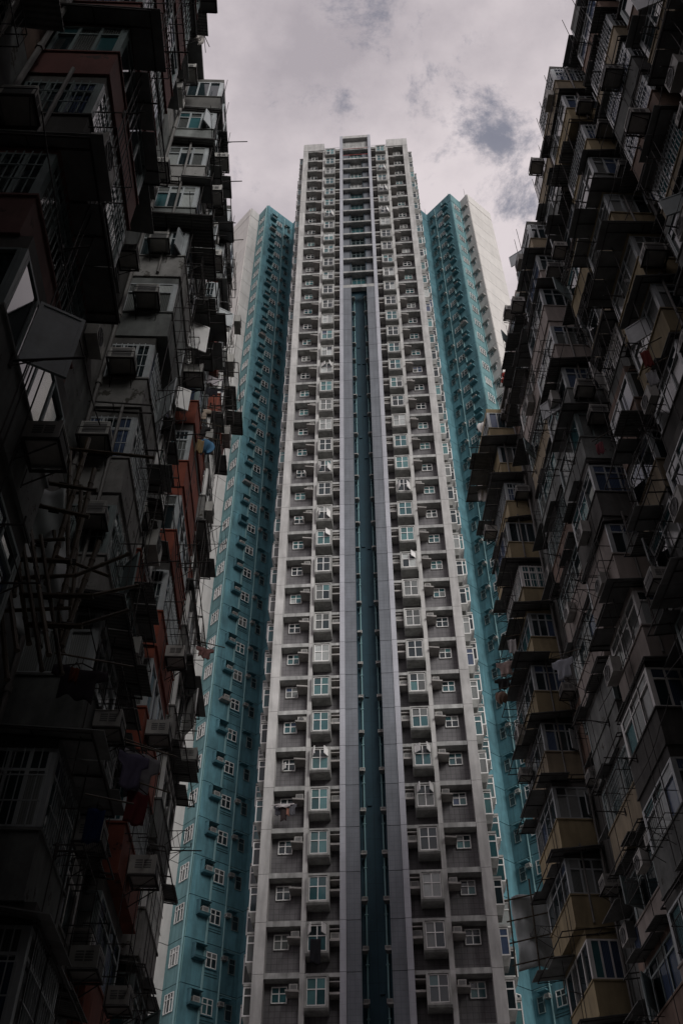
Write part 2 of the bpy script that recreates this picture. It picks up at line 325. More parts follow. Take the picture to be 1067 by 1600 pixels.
    # mid pier, one storey-high cast piece after another
for k in ROWS:
    z = zrow(k); zb = z - .85 - .85; zt = zb + PITCHT     # storey runs between beam tops
    zb = z + 1.05 - PITCHT; zt = z + 1.05
    for s in (-1, 1):
        q = lambda a, c: (min(s*a, s*c), max(s*a, s*c))
        part('pier_panel', M['pier'], lambda b: b.box(*q(5.97, HW), -.14, .8, .0, PITCHT-.022), TW, ('po', s), (0, 0, zb))
        part('mid_pier', M['pier'], lambda b: b.box(*q(3.80, 4.07), -.10, .8, 0, PITCHT-.012), TW, ('pm', s), (0, 0, zb))
        part('pilaster_panel', M['lilac'], lambda b: b.box(*q(1.6, 1.95), -.16, .8, 0, PITCHT-.022), TW, ('pl', s), (0, 0, zb))
        if k < 26:
            part('fin_panel', M['fin'], lambda b: b.box(*q(.80, 1.585), -.10, .3, 0, PITCHT-.03), TW, ('pf', s), (0, 0, zb))
        part('floor_beam', M['beam'], lambda b: b.box(*q(4.075, 5.965), -.09, .75, -.25, -.01).box(*q(4.075, 5.965), -.09, .02, -.01, .05), TW, ('fb', s), (0, 0, zt))
        part('inner_beam', M['beam'], lambda b: b.box(*q(1.955, 3.795), -.07, .75, -.22, -.01), TW, ('ib', s), (0, 0, zt))
        # bay box
        def bayf(b):
            x0, x1 = q(2.52, 3.79)
            b.hexa([(x0+.03, -.33, -.90), (x1-.03, -.33, -.90), (x1-.01, .59, -.90), (x0+.01, .59, -.90)], [(x0, -.42, -.80), (x1, -.42, -.80), (x1, .59, -.80), (x0, .59, -.80)])
            b.box(x0, x1, -.42, .59, .74, .83)
            b.box(x0, x0+.11, -.42, .59, -.80, .74); b.box(x1-.11, x1, -.42, .59, -.80, .74)
            b.box(x0+.11, x1-.11, -.38, -.22, -.80, -.70); b.box(x0+.11, x1-.11, -.22, -.17, -.70, .74)
            return b
        bb = part('bay', M['bay'], bayf, TW, ('bay', s), (0, 0, z))
        far = k > 24
        op = None; rr = random.random()
        special = {(-1, 15): 'o', (-1, 13): 'o', (-1, 5): 'o', (-1, 1): 'o', (1, 14): 'o', (1, 4): 'o', (-1, 31): 'o', (1, 35): 'o', (1, 31): 'o', (1, 33): 'o'}
        if (s, k) in special: op = {0: 1.2, 1: 1.0} if k > 5 else {2: 1.2, 3: 1.1}
        if op is None and rr < .09: op = random.choice(({2: 1.0}, {3: .8}, {0: .7}, {2: .7, 3: 1.1}))
        pal = [G_PALE] if (s, k) in ((-1, 23), (-1, 17), (1, 17), (1, 2), (-1, 8), (1, 30), (-1, 20)) else ([G_TEAL, G_SEA] if k < 8 and s < 0 else TOWER_GLASS)
        window(bb, 1.02, 1.40, 2, .42, (s*3.155, -.31, -.68), 0, M['frame'], pal, 'bay_window', open_=op, t=.05)
        # small window in the recess
        op = {0: 1.3, 1: 1.2} if (s, k) in ((-1, 15), (-1, 13)) else ({0: .9} if (s, k) in ((-1, 5), (1, 28)) else None)
        window(TW, .84, .84, 2, .42, (s*5.18, .56, z-.22), 0, M['frame'], TOWER_GLASS, 'recess_window', open_=op, t=.05, joined=far)
        # ledges for the air conditioners
        def led(b):
            x0, x1 = q(4.075, 4.78); return b.hexa([(x0, -.40, -.09), (x1, -.29, -.09), (x1, .74, -.09), (x0, .74, -.09)], [(x0, -.42, 0), (x1, -.31, 0), (x1, .74, 0), (x0, .74, 0)])
        part('ledge', M['ledge'], led, TW, ('l1', s), (0, 0, z+.14))
        def led2(b):
            x0, x1 = q(1.955, 2.50); return b.box(x0, x1, -.16, .74, -.12, 0)
        part('ledge', M['ledge'], led2, TW, ('l2', s), (0, 0, z+.04))
        part('hood', M['ledge'], lambda b: b.box(*q(1.955, 2.5), -.14, .74, .50, .56), TW, ('l3', s), (0, 0, z+.04))
        n = 38-k; side = 'left' if s < 0 else 'right'
        if random.random() < .86:
            want_ac(TW, (s*4.36, .16, z+.175), 0, 'fan' if random.random() < .08 else 'box', f'air conditioner outside the {side} bay windows of the grey tower, {ORD(n)} storey from top', 'air conditioners on the grey tower', .76)
        if random.random() < .8:
            want_ac(TW, (s*2.22, .42, z+.095), 0, 'fan' if random.random() < .06 else 'box', f'air conditioner between {side} bay window and smooth pilaster of grey tower, {ORD(n)} storey from top', 'air conditioners on the grey tower', .85)
        # bays on the flanks, stepping out towards the back
        for j, (y0, y1, pr) in enumerate(((.75, 1.9, .55), (3.7, 5.0, 1.12))):
            def cb(b):
                x0, x1 = q(HW+.02, HW+pr)
                xi = s*(HW+.03)
                b.hexa(*([(x0, y0+.25, -1.25), (x1, y0+.25, -1.25), (x1, y1-.2, -1.25), (x0, y1-.2, -1.25)] if False else
                        [(min(xi, s*(HW+pr*.72)), y0+.22, -1.22), (max(xi, s*(HW+pr*.72)), y0+.22, -1.22), (max(xi, s*(HW+pr*.72)), y1, -1.22), (min(xi, s*(HW+pr*.72)), y1, -1.22)],
                         [(x0, y0, -.74), (x1, y0, -.74), (x1, y1, -.74), (x0, y1, -.74)]))
                b.box(x0, x1, y0-.05, y1, .76, .9)
                b.box(min(xi, s*(HW+.1)), max(xi, s*(HW+.1)), y0+.1, y1, -.74, .76)
                return b
            c = part('flank_bay', M['bay'], cb, TW, ('cb', s, j), (0, 0, z))
            window(c, pr-.03, 1.48, 1, .3, (s*(HW+.02+pr/2), y0+.06, -.73), 0, M['frame'], TOWER_GLASS, 'front_window', joined=True, t=.07)
            window(c, y1-y0-.14, 1.48, 2, .3, (s*(HW+pr-.06), (y0+y1)/2+.04, -.73), pi/2, M['frame'], TOWER_GLASS, 'side_window', joined=True, t=.07)
    # slot: little air conditioner shelves and pipes, or the bridging balconies near the top
    if k < 26:
        for s in (-1, 1):
            part('pipe_bracket', M['tealpipe'], lambda b: b.box(s*.55-.09, s*.55+.09, 1.13, 1.3, 0, .05), TW, ('pbk', s), (0, 0, z-.9))
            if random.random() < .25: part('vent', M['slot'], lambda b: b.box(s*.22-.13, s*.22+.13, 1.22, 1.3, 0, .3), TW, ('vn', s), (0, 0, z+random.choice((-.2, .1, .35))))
            part('slot_shelf', M['ledge'], lambda b: b.box(min(s*.785, s*.5), max(s*.785, s*.5), .5, 1.0, -.08, 0), TW, ('ss', s), (0, 0, z-.3))
            if random.random() < .8:
                want_ac(TW, (s*.6, 1.0, z-.25), -s*pi/2*0, 'box', f'air conditioner on the {"left" if s < 0 else "right"} wall of the teal slot, {ORD(38-k)} storey from top', 'air conditioners in the teal slot', .55)
    else:
        part('bridge_beam', M['beam'], lambda b: b.box(-1.595, 1.595, -.10, .1, -.30, -.02).box(-1.595, 1.595, .1, 1.3, -.2, -.02), TW, ('bb',), (0, 0, zt))
        for s in (-1, 1):
            q = lambda a, c: (min(s*a, s*c), max(s*a, s*c))
            part('fin_panel', M['fin'], lambda b: b.box(*q(.74, 1.595), .42, .82, 0, PITCHT-.22), TW, ('pf2', s), (0, 0, zb))
        window(TW, 1.42, 1.75, 3, .3, (0, .66, z-.95), 0, M['frame'] if k > 33 else M['frame3'], [G_PALE, G_SEA] if k > 33 else [G_TEAL, G_DARK], 'lobby_window', joined=True)
part('lintel_panel', M['beam'], lambda b: b.box(-1.597, 1.597, -.11, .4, -.55, -.02), TW, None, (0, 0, zrow(26)+1.05-PITCHT))
for s in (-1, 1):
    part('downpipe', M['tealpipe'], lambda b: b.tube((s*.55, 1.2, ZB), (s*.55, 1.2, zrow(25)), .05), TW)
    q = lambda a, c: (min(s*a, s*c), max(s*a, s*c))
    part('parapet', M['pier'], lambda b: b.box(*q(3.95, HW), -.16, .9, zrow(37)+1.03, HT), TW)
    part('parapet', M['beam'], lambda b: b.box(*q(1.95, 3.94), -.1, .6, zrow(37)+1.04, zrow(37)+1.25), TW)
    part('crown_pier', M['lilac'], lambda b: b.box(*q(1.6, 1.96), -.17, 3, zrow(37)+1.04, HT+1.9), TW)
part('crown_wall', M['beam'], lambda b: b.box(-1.6, 1.6, .35, 2.9, zrow(37)+1.04, HT+1.75), TW)
part('crown_beam', M['pier'], lambda b: b.box(-1.6, 1.6, -.15, .35, HT+1.2, HT+1.9), TW)
part('crown_beam', M['pier'], lambda b: b.box(-1.597, 1.597, -.13, .35, zrow(37)+1.0, zrow(37)+1.3), TW)
part('red_stripe', M['redline'], lambda b: b.box(-1.59, 1.59, -.16, -.13, zrow(37)+.98, zrow(37)+1.02), TW)
part('red_stripe', M['redline'], lambda b: b.box(-1.59, 1.59, -.15, -.12, zrow(37)+.42-PITCHT+1.45, zrow(37)+.42-PITCHT+1.51), TW)

for x, y, h in ((-5.6, 2, 1.5), (-1.2, 2.4, 2.2), (1.3, 2.5, 1.2), (4.9, 2.2, 1.6), (5.9, 1.2, .9)):
    part('aerial', M['metal'], lambda b: b.tube((x, y, HT-.4), (x, y, HT+h), .03, 5, .015).tube((x-.3, y, HT+h*.8), (x+.3, y, HT+h*.8), .012, 4), TW)
for s in (-1, 1):
    def rl(b):
        x0, x1 = sorted((s*2.05, s*3.9)); z = zrow(37)+1.24
        for zz in (.45, .9): b.tube((x0, .1, z+zz), (x1, .1, z+zz), .018, 4)
        for i in range(6): b.tube((x0+(x1-x0)*i/5, .1, z), (x0+(x1-x0)*i/5, .1, z+.9), .015, 4)
        return b
    part('railing', M['frame2'], rl, TW)
# ------------------------------------------------------------------ the teal wings
def wing(s):
    side = 'left' if s < 0 else 'right'
    W = thing('tower_wing', f'teal apartment wing standing {side} of the grey tower, ending in a blank white wall', 'apartment block', TW.location, TW.rotation_euler.z)
    Hw = 124 + EYE
    P = {'I': (6.6, 8.25), 'F': (9.1, 10.7), 'A': (12.15, 7.8), 'N': (13.5, 9.15), 'G': (14.45, 8.05), 'E': (17.6, 11.05), 'B': (17.6, 22), 'C': (6.6, 22)}
    P = {k: (s*x, y) for k, (x, y) in P.items()}
    poly = [P[c] for c in 'IFANGEBC']
    if s > 0: pass
    body = [(x, y) for x, y in poly]
    area = sum(a[0]*b[1]-b[0]*a[1] for a, b in zip(body, body[1:]+body[:1]))
    if area < 0: body = body[::-1]
    part('wall', M['joint'], lambda b: b.prism(body, 0, Hw-.4), W)
    part('roof', M['greywall'], lambda b: b.prism(body, Hw-.38, Hw-.2), W)
    def face(a, c):
        a, c = (P[a], P[c]); 
        if s > 0: a, c = c, a
        # left to right as seen from in front
        if s < 0: pass
        d = Vector((c[0]-a[0], c[1]-a[1])); return a, math.atan2(d.y, d.x), d.length
    faces = {'AF': face('A', 'F'), 'NA': face('N', 'A'), 'GN': face('G', 'N'), 'EG': face('E', 'G'), 'FI': face('F', 'I')}
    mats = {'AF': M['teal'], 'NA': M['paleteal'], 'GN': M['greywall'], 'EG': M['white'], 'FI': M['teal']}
    for fn, (a, rz, Ln) in faces.items():
        m = mats[fn]
        for k in ROWS:
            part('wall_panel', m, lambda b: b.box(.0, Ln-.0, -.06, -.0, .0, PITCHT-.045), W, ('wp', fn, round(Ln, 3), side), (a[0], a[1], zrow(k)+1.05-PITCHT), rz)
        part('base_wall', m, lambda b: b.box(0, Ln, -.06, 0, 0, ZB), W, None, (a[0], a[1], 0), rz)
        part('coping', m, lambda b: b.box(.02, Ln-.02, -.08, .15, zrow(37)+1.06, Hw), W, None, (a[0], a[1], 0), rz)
    def on(fn, t, z, off=0):   # a point on a face, t metres from its outer edge
        a, rz, Ln = faces[fn]; x = t if s < 0 else Ln - t
        return (a[0]+cos(rz)*x+sin(rz)*off, a[1]+sin(rz)*x-cos(rz)*off, z), rz
    for k in ROWS:
        z = zrow(k); n = 38-k; far = k > 20
        # hooded box for the unit near the outer corner
        p, rz = on('AF', .95, z)
        part('ledge', M['teal'] if k % 9 else M['ledge'], lambda b: b.hexa([(-.42, -.46, -.13), (.42, -.46, -.13), (.42, -.06, -.13), (-.42, -.06, -.13)], [(-.45, -.54, 0), (.45, -.54, 0), (.45, -.06, 0), (-.45, -.06, 0)]), W, ('wl',), (p[0], p[1], z-.05), rz)
        part('hood', M['teal'], lambda b: b.hexa([(-.45, -.56, 0), (.45, -.56, 0), (.45, -.06, 0), (-.45, -.06, 0)], [(-.45, -.54, .06), (.45, -.54, .06), (.48, -.06, .1), (-.48, -.06, .1)]), W, ('wh',), (p[0], p[1], z+.66), rz)
        part('box_side', M['teal'], lambda b: b.box(-.45, -.40, -.5, -.06, 0, .70), W, ('ws',), (p[0], p[1], z-.05), rz)
        if random.random() < .85:
            q, _ = on('AF', .97, z, .07); want_ac(W, (q[0], q[1], z+.0), rz, 'box', f'air conditioner in a teal hooded box on the {side} wing, {ORD(n)} storey from top', 'air conditioners on the teal wings', .8)
        p, rz = on('AF', 1.98, z, .08); window(W, .78, .95, 2, .36, (p[0], p[1], z-.45), rz, M['frame'], [G_DARK, G_DARK, G_TEAL, G_CURT], 'window', joined=far, t=.05)
        part('sill', M['teal'], lambda b: b.box(-.48, .48, -.16, -.06, 0, .05), W, ('si',), (*on('AF', 1.98, z)[0][:2], z-.53), rz)
        part('sill_line', M['joint'], lambda b: b.box(-.6, .5, -.085, -.06, 0, .035).box(-.6, .5, -.085, -.06, .16, .19), W, ('sl',), (*on('AF', 2.05, z)[0][:2], z-.95), rz)
        p, rz = on('AF', 3.55, z, .08); window(W, .5, .95, 1, .36, (p[0], p[1], z-.45), rz, M['frame3'], [G_DARK], 'narrow_window', joined=True, t=.04)
        part('hood', M['teal'], lambda b: b.box(-.35, .35, -.4, -.06, 0, .07), W, ('wh2',), (*on('AF', 3.2, z)[0][:2], z+.68), rz)
        if random.random() < .8:
            q, _ = on('AF', 2.85, z, .07); want_ac(W, (q[0], q[1], z+.2), rz, 'box', f'air conditioner beside the inner pipe of the {side} teal wing, {ORD(n)} storey from top', 'air conditioners on the teal wings', .62)
        part('waste_pipe', M['tealpipe'], lambda b: b.tube((-.6, -.12, 0), (.75, -.12, -.03), .028, 5), W, ('wpp',), (*on('AF', 3.3, z)[0][:2], z+.95), rz)
        p, rz = on('NA', 1.0, z, .08); window(W, .95, 1.15, 3, .3, (p[0], p[1], z-.55), rz, M['frame'], [G_DARK, G_TEAL, G_PALE, G_CURT], 'window', joined=far, t=.05)
        p, rz = on('FI', 1.6, z, .08); window(W, .8, 1.0, 2, .35, (p[0], p[1], z-.5), rz, M['frame'], [G_DARK, G_TEAL, G_SEA], 'window', joined=True, t=.05)
        if s > 0:
            p, rz = on('GN', .85, z, .08); window(W, .5, .75, 1, .35, (p[0], p[1], z-.4), rz, M['frame2'], [G_DARK], 'stair_window', joined=True, t=.04)
            part('hood', M['greywall'], lambda b: b.box(-.5, .45, -.3, -.06, 0, .08), W, ('wh3',), (*on('GN', .8, z)[0][:2], z+.45), rz)
            if random.random() < .5:
                q, _ = on('GN', .35, z, .07); want_ac(W, (q[0], q[1], z-.1), rz, 'box', f'air conditioner on grey strip by the right white end wall, {ORD(n)} storey from top', 'air conditioners on the teal wings', .6)
    for t in (1.42, 2.72, 1.50):
        p, rz = on('AF', t, 0, .13)
        part('downpipe', M['tealpipe'], lambda b: b.tube((0, 0, 0), (0, 0, Hw-.8), .055 if t != 1.5 else .03, 6), W, None, (p[0], p[1], .1))
    p, rz = on('NA', .12 if s > 0 else 1.8, 0, .13)
    part('downpipe', M['tealpipe'], lambda b: b.tube((0, 0, 0), (0, 0, Hw-.2), .06, 6), W, None, (p[0], p[1], .1))
    for c, h in (('A', .8), ('F', 2.6), ('G', 2.4 if s > 0 else .3)):
        part('lightning_rod', M['metal'], lambda b: b.tube((0, 0, 0), (0, 0, h), .03, 5, .012), W, None, (P[c][0]*.985, P[c][1]+.25, Hw-.1))
wing(-1); wing(1)

# ------------------------------------------------------------------ old blocks either side of the courtyard
class Old: pass
def old_block(name, label, loc, rz, length, back, roof):
    B = Old(); B.root = thing(name, label, 'apartment block', loc, rz); B.L = length
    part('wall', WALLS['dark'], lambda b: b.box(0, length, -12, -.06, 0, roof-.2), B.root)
    part('roof', M['sheet'], lambda b: b.box(-.25, length+.25, -12.2, .55, roof-.18, roof), B.root)
    part('parapet', WALLS['grey'], lambda b: b.box(0, length, -.1, .12, roof+.002, roof+.9), B.root)
    return B
# bay: an enclosed balcony, u0..u1 along the street, d out from the wall
def bay(B, u0, u1, z0, H, d, colr, fm, glasses, can=.5, corr=False, style=0, canz=0, blank=False, bars=False, opens=None, headcol=None):
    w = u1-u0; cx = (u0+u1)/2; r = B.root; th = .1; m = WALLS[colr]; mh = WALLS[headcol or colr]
    sp = .92
    def spf(b):
        b.box(-w/2, w/2, d-th, d, -.12, sp); b.box(-w/2, -w/2+th, 0, d-th, -.12, sp); b.box(w/2-th, w/2, 0, d-th, -.12, sp)
        b.box(-w/2+th, w/2-th, 0, d-th, -.12, 0)
        b.box(-w/2-.035, w/2+.035, 0, d+.035, sp, sp+.05); b.box(-w/2-.03, w/2+.03, 0, d+.03, -.16, -.1)
        return b
    part('spandrel', m, spf, r, ('sp', round(w, 2), round(d, 2)), (cx, 0, z0))
    wh = H - sp - .55
    zt = sp+.05+wh
    def hd(b):
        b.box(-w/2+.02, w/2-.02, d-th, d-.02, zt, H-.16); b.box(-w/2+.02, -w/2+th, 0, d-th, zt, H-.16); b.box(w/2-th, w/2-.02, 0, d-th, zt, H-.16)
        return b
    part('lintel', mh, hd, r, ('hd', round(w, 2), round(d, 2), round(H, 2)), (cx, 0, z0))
    # corner posts
    part('corner_post', fm, lambda b: b.box(-w/2+.01, -w/2+.09, d-.09, d-.01, sp+.05, zt), r, ('cp', round(w, 2), round(d, 2), round(zt, 2)), (cx, 0, z0))
    part('corner_post', fm, lambda b: b.box(w/2-.09, w/2-.01, d-.09, d-.01, sp+.05, zt), r, ('cp2', round(w, 2), round(d, 2), round(zt, 2)), (cx, 0, z0))
    n = max(2, round((w-.2)/.72))
    tr = random.choice((.28, .28, 0, .3))
    if blank:
        part('wall_infill', m, lambda b: b.box(-w/2+.09, w/2-.09, d-.08, d-.03, sp+.05, zt), r, ('bf', round(w, 2), round(d, 2), round(zt, 2)), (cx, 0, z0))
    else:
        window(r, w-.2, wh, n, tr, (cx, d-.06, z0+sp+.05), 0, fm, glasses, 'window', out=1, bars=bars, t=.055, open_={n//2: random.uniform(.5, 1.2)} if random.random() < .2 else None)
    ns = 3 if d > 1.05 else 2
    for sd in (-1, 1):
        window(r, d-.14, wh, ns, tr, (cx+sd*(w/2-.05), (d-.08)/2+.02, z0+sp+.05), -sd*pi/2, fm, glasses, 'side_window', out=1, bars=bars, t=.05, joined=(sd != B.cam),
               open_={0: random.uniform(.5, 1.3)} if (sd == B.cam and random.random() < .18) else None)
    if can:
        zc_ = -.2 + canz
        def pn(i, k, e, sl, y0):
            a = -w/2-eu + (w+2*eu)*i/k; c = -w/2-eu + (w+2*eu)*(i+1)/k
            return lambda b: b.hexa([(a+.012, y0, -.02-sl*y0/(d+e)), (c-.012, y0, -.02-sl*y0/(d+e)), (c-.012, d+e, -.02-sl), (a+.012, d+e, -.02-sl)], [(a+.012, y0, -sl*y0/(d+e)), (c-.012, y0, -sl*y0/(d+e)), (c-.012, d+e, -sl), (a+.012, d+e, -sl)])
        eu = round(can*.75, 2); k = 3 if w < 3 else 4; sl0 = random.choice((.1, .16, .24))
        e = round(can, 2)
        def ribs(b):
            for x in (-w/2-eu+.03, -w/2, 0, w/2, w/2+eu-.03):
                b.tube((x, .02, -.05), (x, d+e-.03, -.05-sl0), .02, 4)
            b.tube((-w/2-eu+.02, d+e-.04, -.05-sl0), (w/2+eu-.02, d+e-.04, -.05-sl0), .02, 4); b.tube((-w/2-eu+.02, d*.5, -.05-sl0*.5), (w/2+eu-.02, d*.5, -.05-sl0*.5), .016, 4)
            return b
        cn = part('canopy', M['metal'], ribs, r, ('cr', round(w, 2), round(d, 2), e, sl0), (cx, 0, z0+zc_))
        for i in range(k):
            if random.random() < .13: continue
            ei = round(max(.06, e + random.choice((-.2, 0, 0, .15))), 2); cr2 = corr if random.random() < .8 else not corr
            y0 = .05 if random.random() < .7 else round(d*.55, 2)
            part('panel', M['corr'] if cr2 else M['sheet'], pn(i, k, ei, sl0, y0), cn, ('cn', round(w, 2), round(d, 2), e, ei, sl0, y0, i, k, cr2), (0, 0, random.choice((0, 0, .03, .06))))
    return zt

def rack(B, u, z, L_, w=.9):    # bent iron drying rack out over the street
    def f(b):
        for i in range(2):
            x = -w/2 + w*i; b.path([(x, 0, 0), (x, L_, .02), (x, L_, .14)], .012, 4); b.tube((x, .02, -.4), (x, L_*.75, -.01), .01, 4)
        for i in range(4): b.tube((-w/2, L_*(.25+.25*i), .02), (w/2, L_*(.25+.25*i), .02), .008, 4)
        return b
    return part('drying_rack', M['metal'], f, B.root, ('rk', round(L_, 1), w), (u, B.d0 if hasattr(B, 'd0') else 0, z))
def rail(B, u, y, z, w=1.2, h=.55, dp=.45):   # barred flower-rack cage
    def f(b):
        for zz in (0, h): b.path([(-w/2, 0, zz), (-w/2, dp, zz), (w/2, dp, zz), (w/2, 0, zz)], .012, 4)
        for i in range(int(w/.12)+1): b.tube((-w/2+.12*i, dp, 0), (-w/2+.12*i, dp, h), .007, 3)
        for i in range(5): b.tube((-w/2+w*i/4, 0, 0), (-w/2+w*i/4, dp, 0), .007, 3)
        return b
    return part('window_cage', M['metal'], f, B.root, ('rl', w, h, dp), (u, y, z))
def pole(B, u, y, z, L_, du=0, dz=0, r=.018):
    return part('pole_bracket', M['metal'], lambda b: b.tube((0, 0, 0), (du, L_, dz), r, 5).box(-.03, .03, -.02, .03, -.12, .12).tube((0, .01, -.1), (du*.5, L_*.5, dz*.5), .01, 4), B.root, ('pb', L_, du, dz, r), (u, y, z))

def fill(B, spec, zf, H, floors, gaps, ends):
    """wall panels, windows, pipes and clutter on the recessed wall between the bays"""
    r = B.root
    for (u0, u1, cols) in gaps:
        for k in range(floors):
            z = zf + k*H; w = u1-u0
            c = cols[k % len(cols)]
            part('wall_panel', WALLS[c], lambda b: b.box(.01, w-.01, -.055, .0, .012, H-.012), r, ('wp', round(w, 2), round(H, 2)), (u0, 0, z))
            if B is globals().get('LB') and abs(u0-yL(13.55)) < .1 and 1 < k < 6: continue
            if w > 1.3:
                ww = min(1.3, w-.5); x = (u0+u1)/2 + random.uniform(-.15, .15)*(w-1.5)
                window(r, ww, 1.25, 2, .3, (x, .05, z+.95), 0, random.choice((M['frame2'], M['frame'], M['frame3'])), OLD_GLASS, 'wall_window', out=1, t=.05, bars=random.random() < .3, open_={0: random.uniform(.5, 1.2)} if random.random() < .15 else None)
                if random.random() < .75:
                    e = random.choice((.5, .7, .9))
                    part('window_hood', random.choice((M['sheet'], M['corr'])), lambda b: b.hexa([(-ww/2-.2, 0, 0), (ww/2+.2, 0, 0), (ww/2+.2, e, -.2), (-ww/2-.2, e, -.2)], [(-ww/2-.2, 0, .025), (ww/2+.2, 0, .025), (ww/2+.2, e, -.175), (-ww/2-.2, e, -.175)]), r, ('wh', round(ww, 2), e), (x, .0, z+2.32))
                if random.random() < .4: rail(B, x, .06, z+.8, round(ww, 1), .55, .45)
        for px in (u0+.18, u1-.22):
            part('drain_pipe', M['pipe'], lambda b: b.tube((0, .12, .1), (0, .12, zf+floors*H), .055, 6), r, None, (px, 0, 0))
        for k in range(floors):
            part('pipe_collar', M['pipe'], lambda b: b.tube((0, .12, 0), (0, .12, .12), .08, 6), r, ('pc',), (u0+.18, 0, zf+k*H+.4))

RU = 'rust'
# ---- right block: local x runs up the street, y points into the courtyard
RZ_R = R(90+2.5)
pR = Vector((7.4+1.35, 36.4, 0)); uR = Vector((cos(RZ_R), sin(RZ_R), 0))
LEN = 58; HR = 2.72; FR = 15; ZR = 11.0 - 4*HR + EYE
RB = old_block('old_apartment_block', 'dark crowded old apartment block on the right with yellow and mauve enclosed balconies', pR - uR*LEN, RZ_R, LEN, 12, ZR+FR*HR+.1)
RB.cam = -1; RB.d0 = 0
yR = lambda y: LEN - (36.4-y)*1.0      # world y -> local u
Y = 'yellow'; P_ = 'pale'; BG = 'beige'; GR = 'grey'; PK = 'pink'; WH = 'white'; RD = 'red'; BR = 'brown'; DK = 'dark'
sR = [
 # u range (world y), depth, colours floor by floor from the ground up
 (31.6, 34.9, 1.35, [Y, Y, DK, BG, Y, Y, Y, BG, Y, Y, Y, Y, Y, Y, Y], M['frame2'], 'far'),
 (24.5, 27.6, 1.0, [GR, P_, GR, PK, P_, BG, GR, P_, P_, PK, GR, BG, P_, GR, P_], M['frame3'], 'narrow yard'),
 (17.3, 19.3, 1.05, [GR, PK, GR, P_, BG, Y, GR, BG, PK, GR, BG, Y, PK, GR, BG], M['frame2'], 'inner'),
 (10.6, 12.9, 1.05, [GR, GR, P_, GR, BG, GR, PK, Y, GR, BG, PK, GR, BG, PK, GR], M['frame2'], 'shallow'),
 (21.0, 23.7, 1.35, [P_, GR, P_, P_, GR, DK, P_, P_, DK, GR, GR, P_, P_, P_, BG], M['frame2'], 'second'),
 (14.3, 16.6, 1.35, [P_, P_, P_, GR, DK, GR, BG, DK, Y, Y, Y, GR, Y, Y, BG], M['frame2'], 'third'),
 (7.4, 9.8, 1.35, [P_, GR, GR, PK, GR, BG, Y, GR, DK, PK, BG, PK, GR, BG, BG], M['frame3'], 'near'),
 (.6, 4.0, 1.35, [GR]*15, M['frame2'], 'x'), (-6.5, -3, 1.35, [PK]*15, M['frame2'], 'x')]
for (a, c, d, cols, fm, nm) in sR:
    for k in range(FR):
        if nm == 'x' and k < 9: continue
        can = random.choice((0, .12, .2, .3, .35, .45, .6)) if nm != 'far' else random.choice((.35, .5, .65, .8))
        dd = d if random.random() < .7 else d-.25
        f2 = fm if random.random() < .7 else random.choice((M['frame'], M['frame2'], M['frame3']))
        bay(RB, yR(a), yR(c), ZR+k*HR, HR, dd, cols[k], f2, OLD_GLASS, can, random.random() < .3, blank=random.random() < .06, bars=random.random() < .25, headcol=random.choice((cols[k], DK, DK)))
fill(RB, None, ZR, HR, FR, [(yR(34.95), yR(36.35), [Y, BG, DK, GR]), (yR(27.65), yR(31.55), [PK, DK, DK, GR, GR, DK, DK]), (yR(23.75), yR(24.45), [DK, GR]), (yR(19.35), yR(20.95), [DK, GR, PK, DK, BG]), (yR(16.65), yR(17.25), [PK, DK]), (yR(12.95), yR(14.25), [DK, PK, DK, GR]), (yR(9.85), yR(10.55), [DK, GR]), (yR(4.05), yR(7.35), [PK, DK, PK])], None)

part('rear_shade_wing', WALLS['grey'], lambda b: b.box(LEN-36.4-32, LEN-36.4-20, 0, 18, 0, ZR+FR*HR-2), RB.root)  # unseen wing closing the yard, placed and sized to shade the lower scene
# ---- left block: local x runs towards the camera, y points into the courtyard
RZ_L = R(-90+1.5)
HL = 2.85; FL = 13; ZL = 16.5 + EYE - 1.55 - 5*HL
LB = old_block('old_apartment_block', 'soot dark old apartment block on the left with red and white patched balconies', (-4.6-1.35, 25.7, 0), RZ_L, 46, 12, ZL+FL*HL+.1)
LB.cam = 1; LB.d0 = 0
yL = lambda y: 25.7 - y
sL = [
 (22.6, 25.3, 1.3, [GR, WH, DK, WH, GR, WH, WH, RD, WH, GR, RD, GR, DK], M['frame'], 'far'),
 (16.4, 18.1, 1.05, [GR, RD, WH, GR, WH, RD, GR, WH, GR, WH, GR, GR, DK], M['frame'], 'slim'),
 (18.6, 21.4, 1.35, [RD, RD, RD, RD, RD, RD, RD, RD, RD, GR, RD, GR, DK], M['frame2'], 'third'),
 (13.6, 15.8, 1.35, [DK, WH, GR, GR, WH, WH, WH, GR, WH, GR, WH, GR, DK], M['frame2'], 'second'),
 (6.3, 9.2, 1.4, [GR, GR, PK, GR, RU, DK, BR, BR, BR, BR, BR, DK, DK], M['frame3'], 'near'),
 (-.5, 3.0, 1.3, [GR]*13, M['frame2'], 'x')]
for (a, c, d, cols, fm, nm) in sL:
    for k in range(FL):
        if nm == 'x' and k < 8: continue
        can = random.choice((0, .15, .25, .35, .5, .65)) if nm != 'near' else random.choice((0, .15, .3, .45))
        if (nm, k) in (('second', 7), ('second', 8), ('second', 5), ('third', 7), ('third', 4), ('third', 5), ('third', 8), ('third', 2), ('third', 3), ('near', 4), ('near', 3), ('near', 8)): can = 0
        dd = d if random.random() < .7 else d-.22
        f2 = fm if random.random() < .7 else random.choice((M['frame'], M['frame2'], M['frame3']))
        bay(LB, yL(c), yL(a), ZL+k*HL, HL, dd, cols[k], f2, OLD_GLASS, can, random.random() < .35, blank=((nm, k) in (('second', 7), ('third', 7))), bars=random.random() < .25, headcol=random.choice((cols[k], DK, DK)))
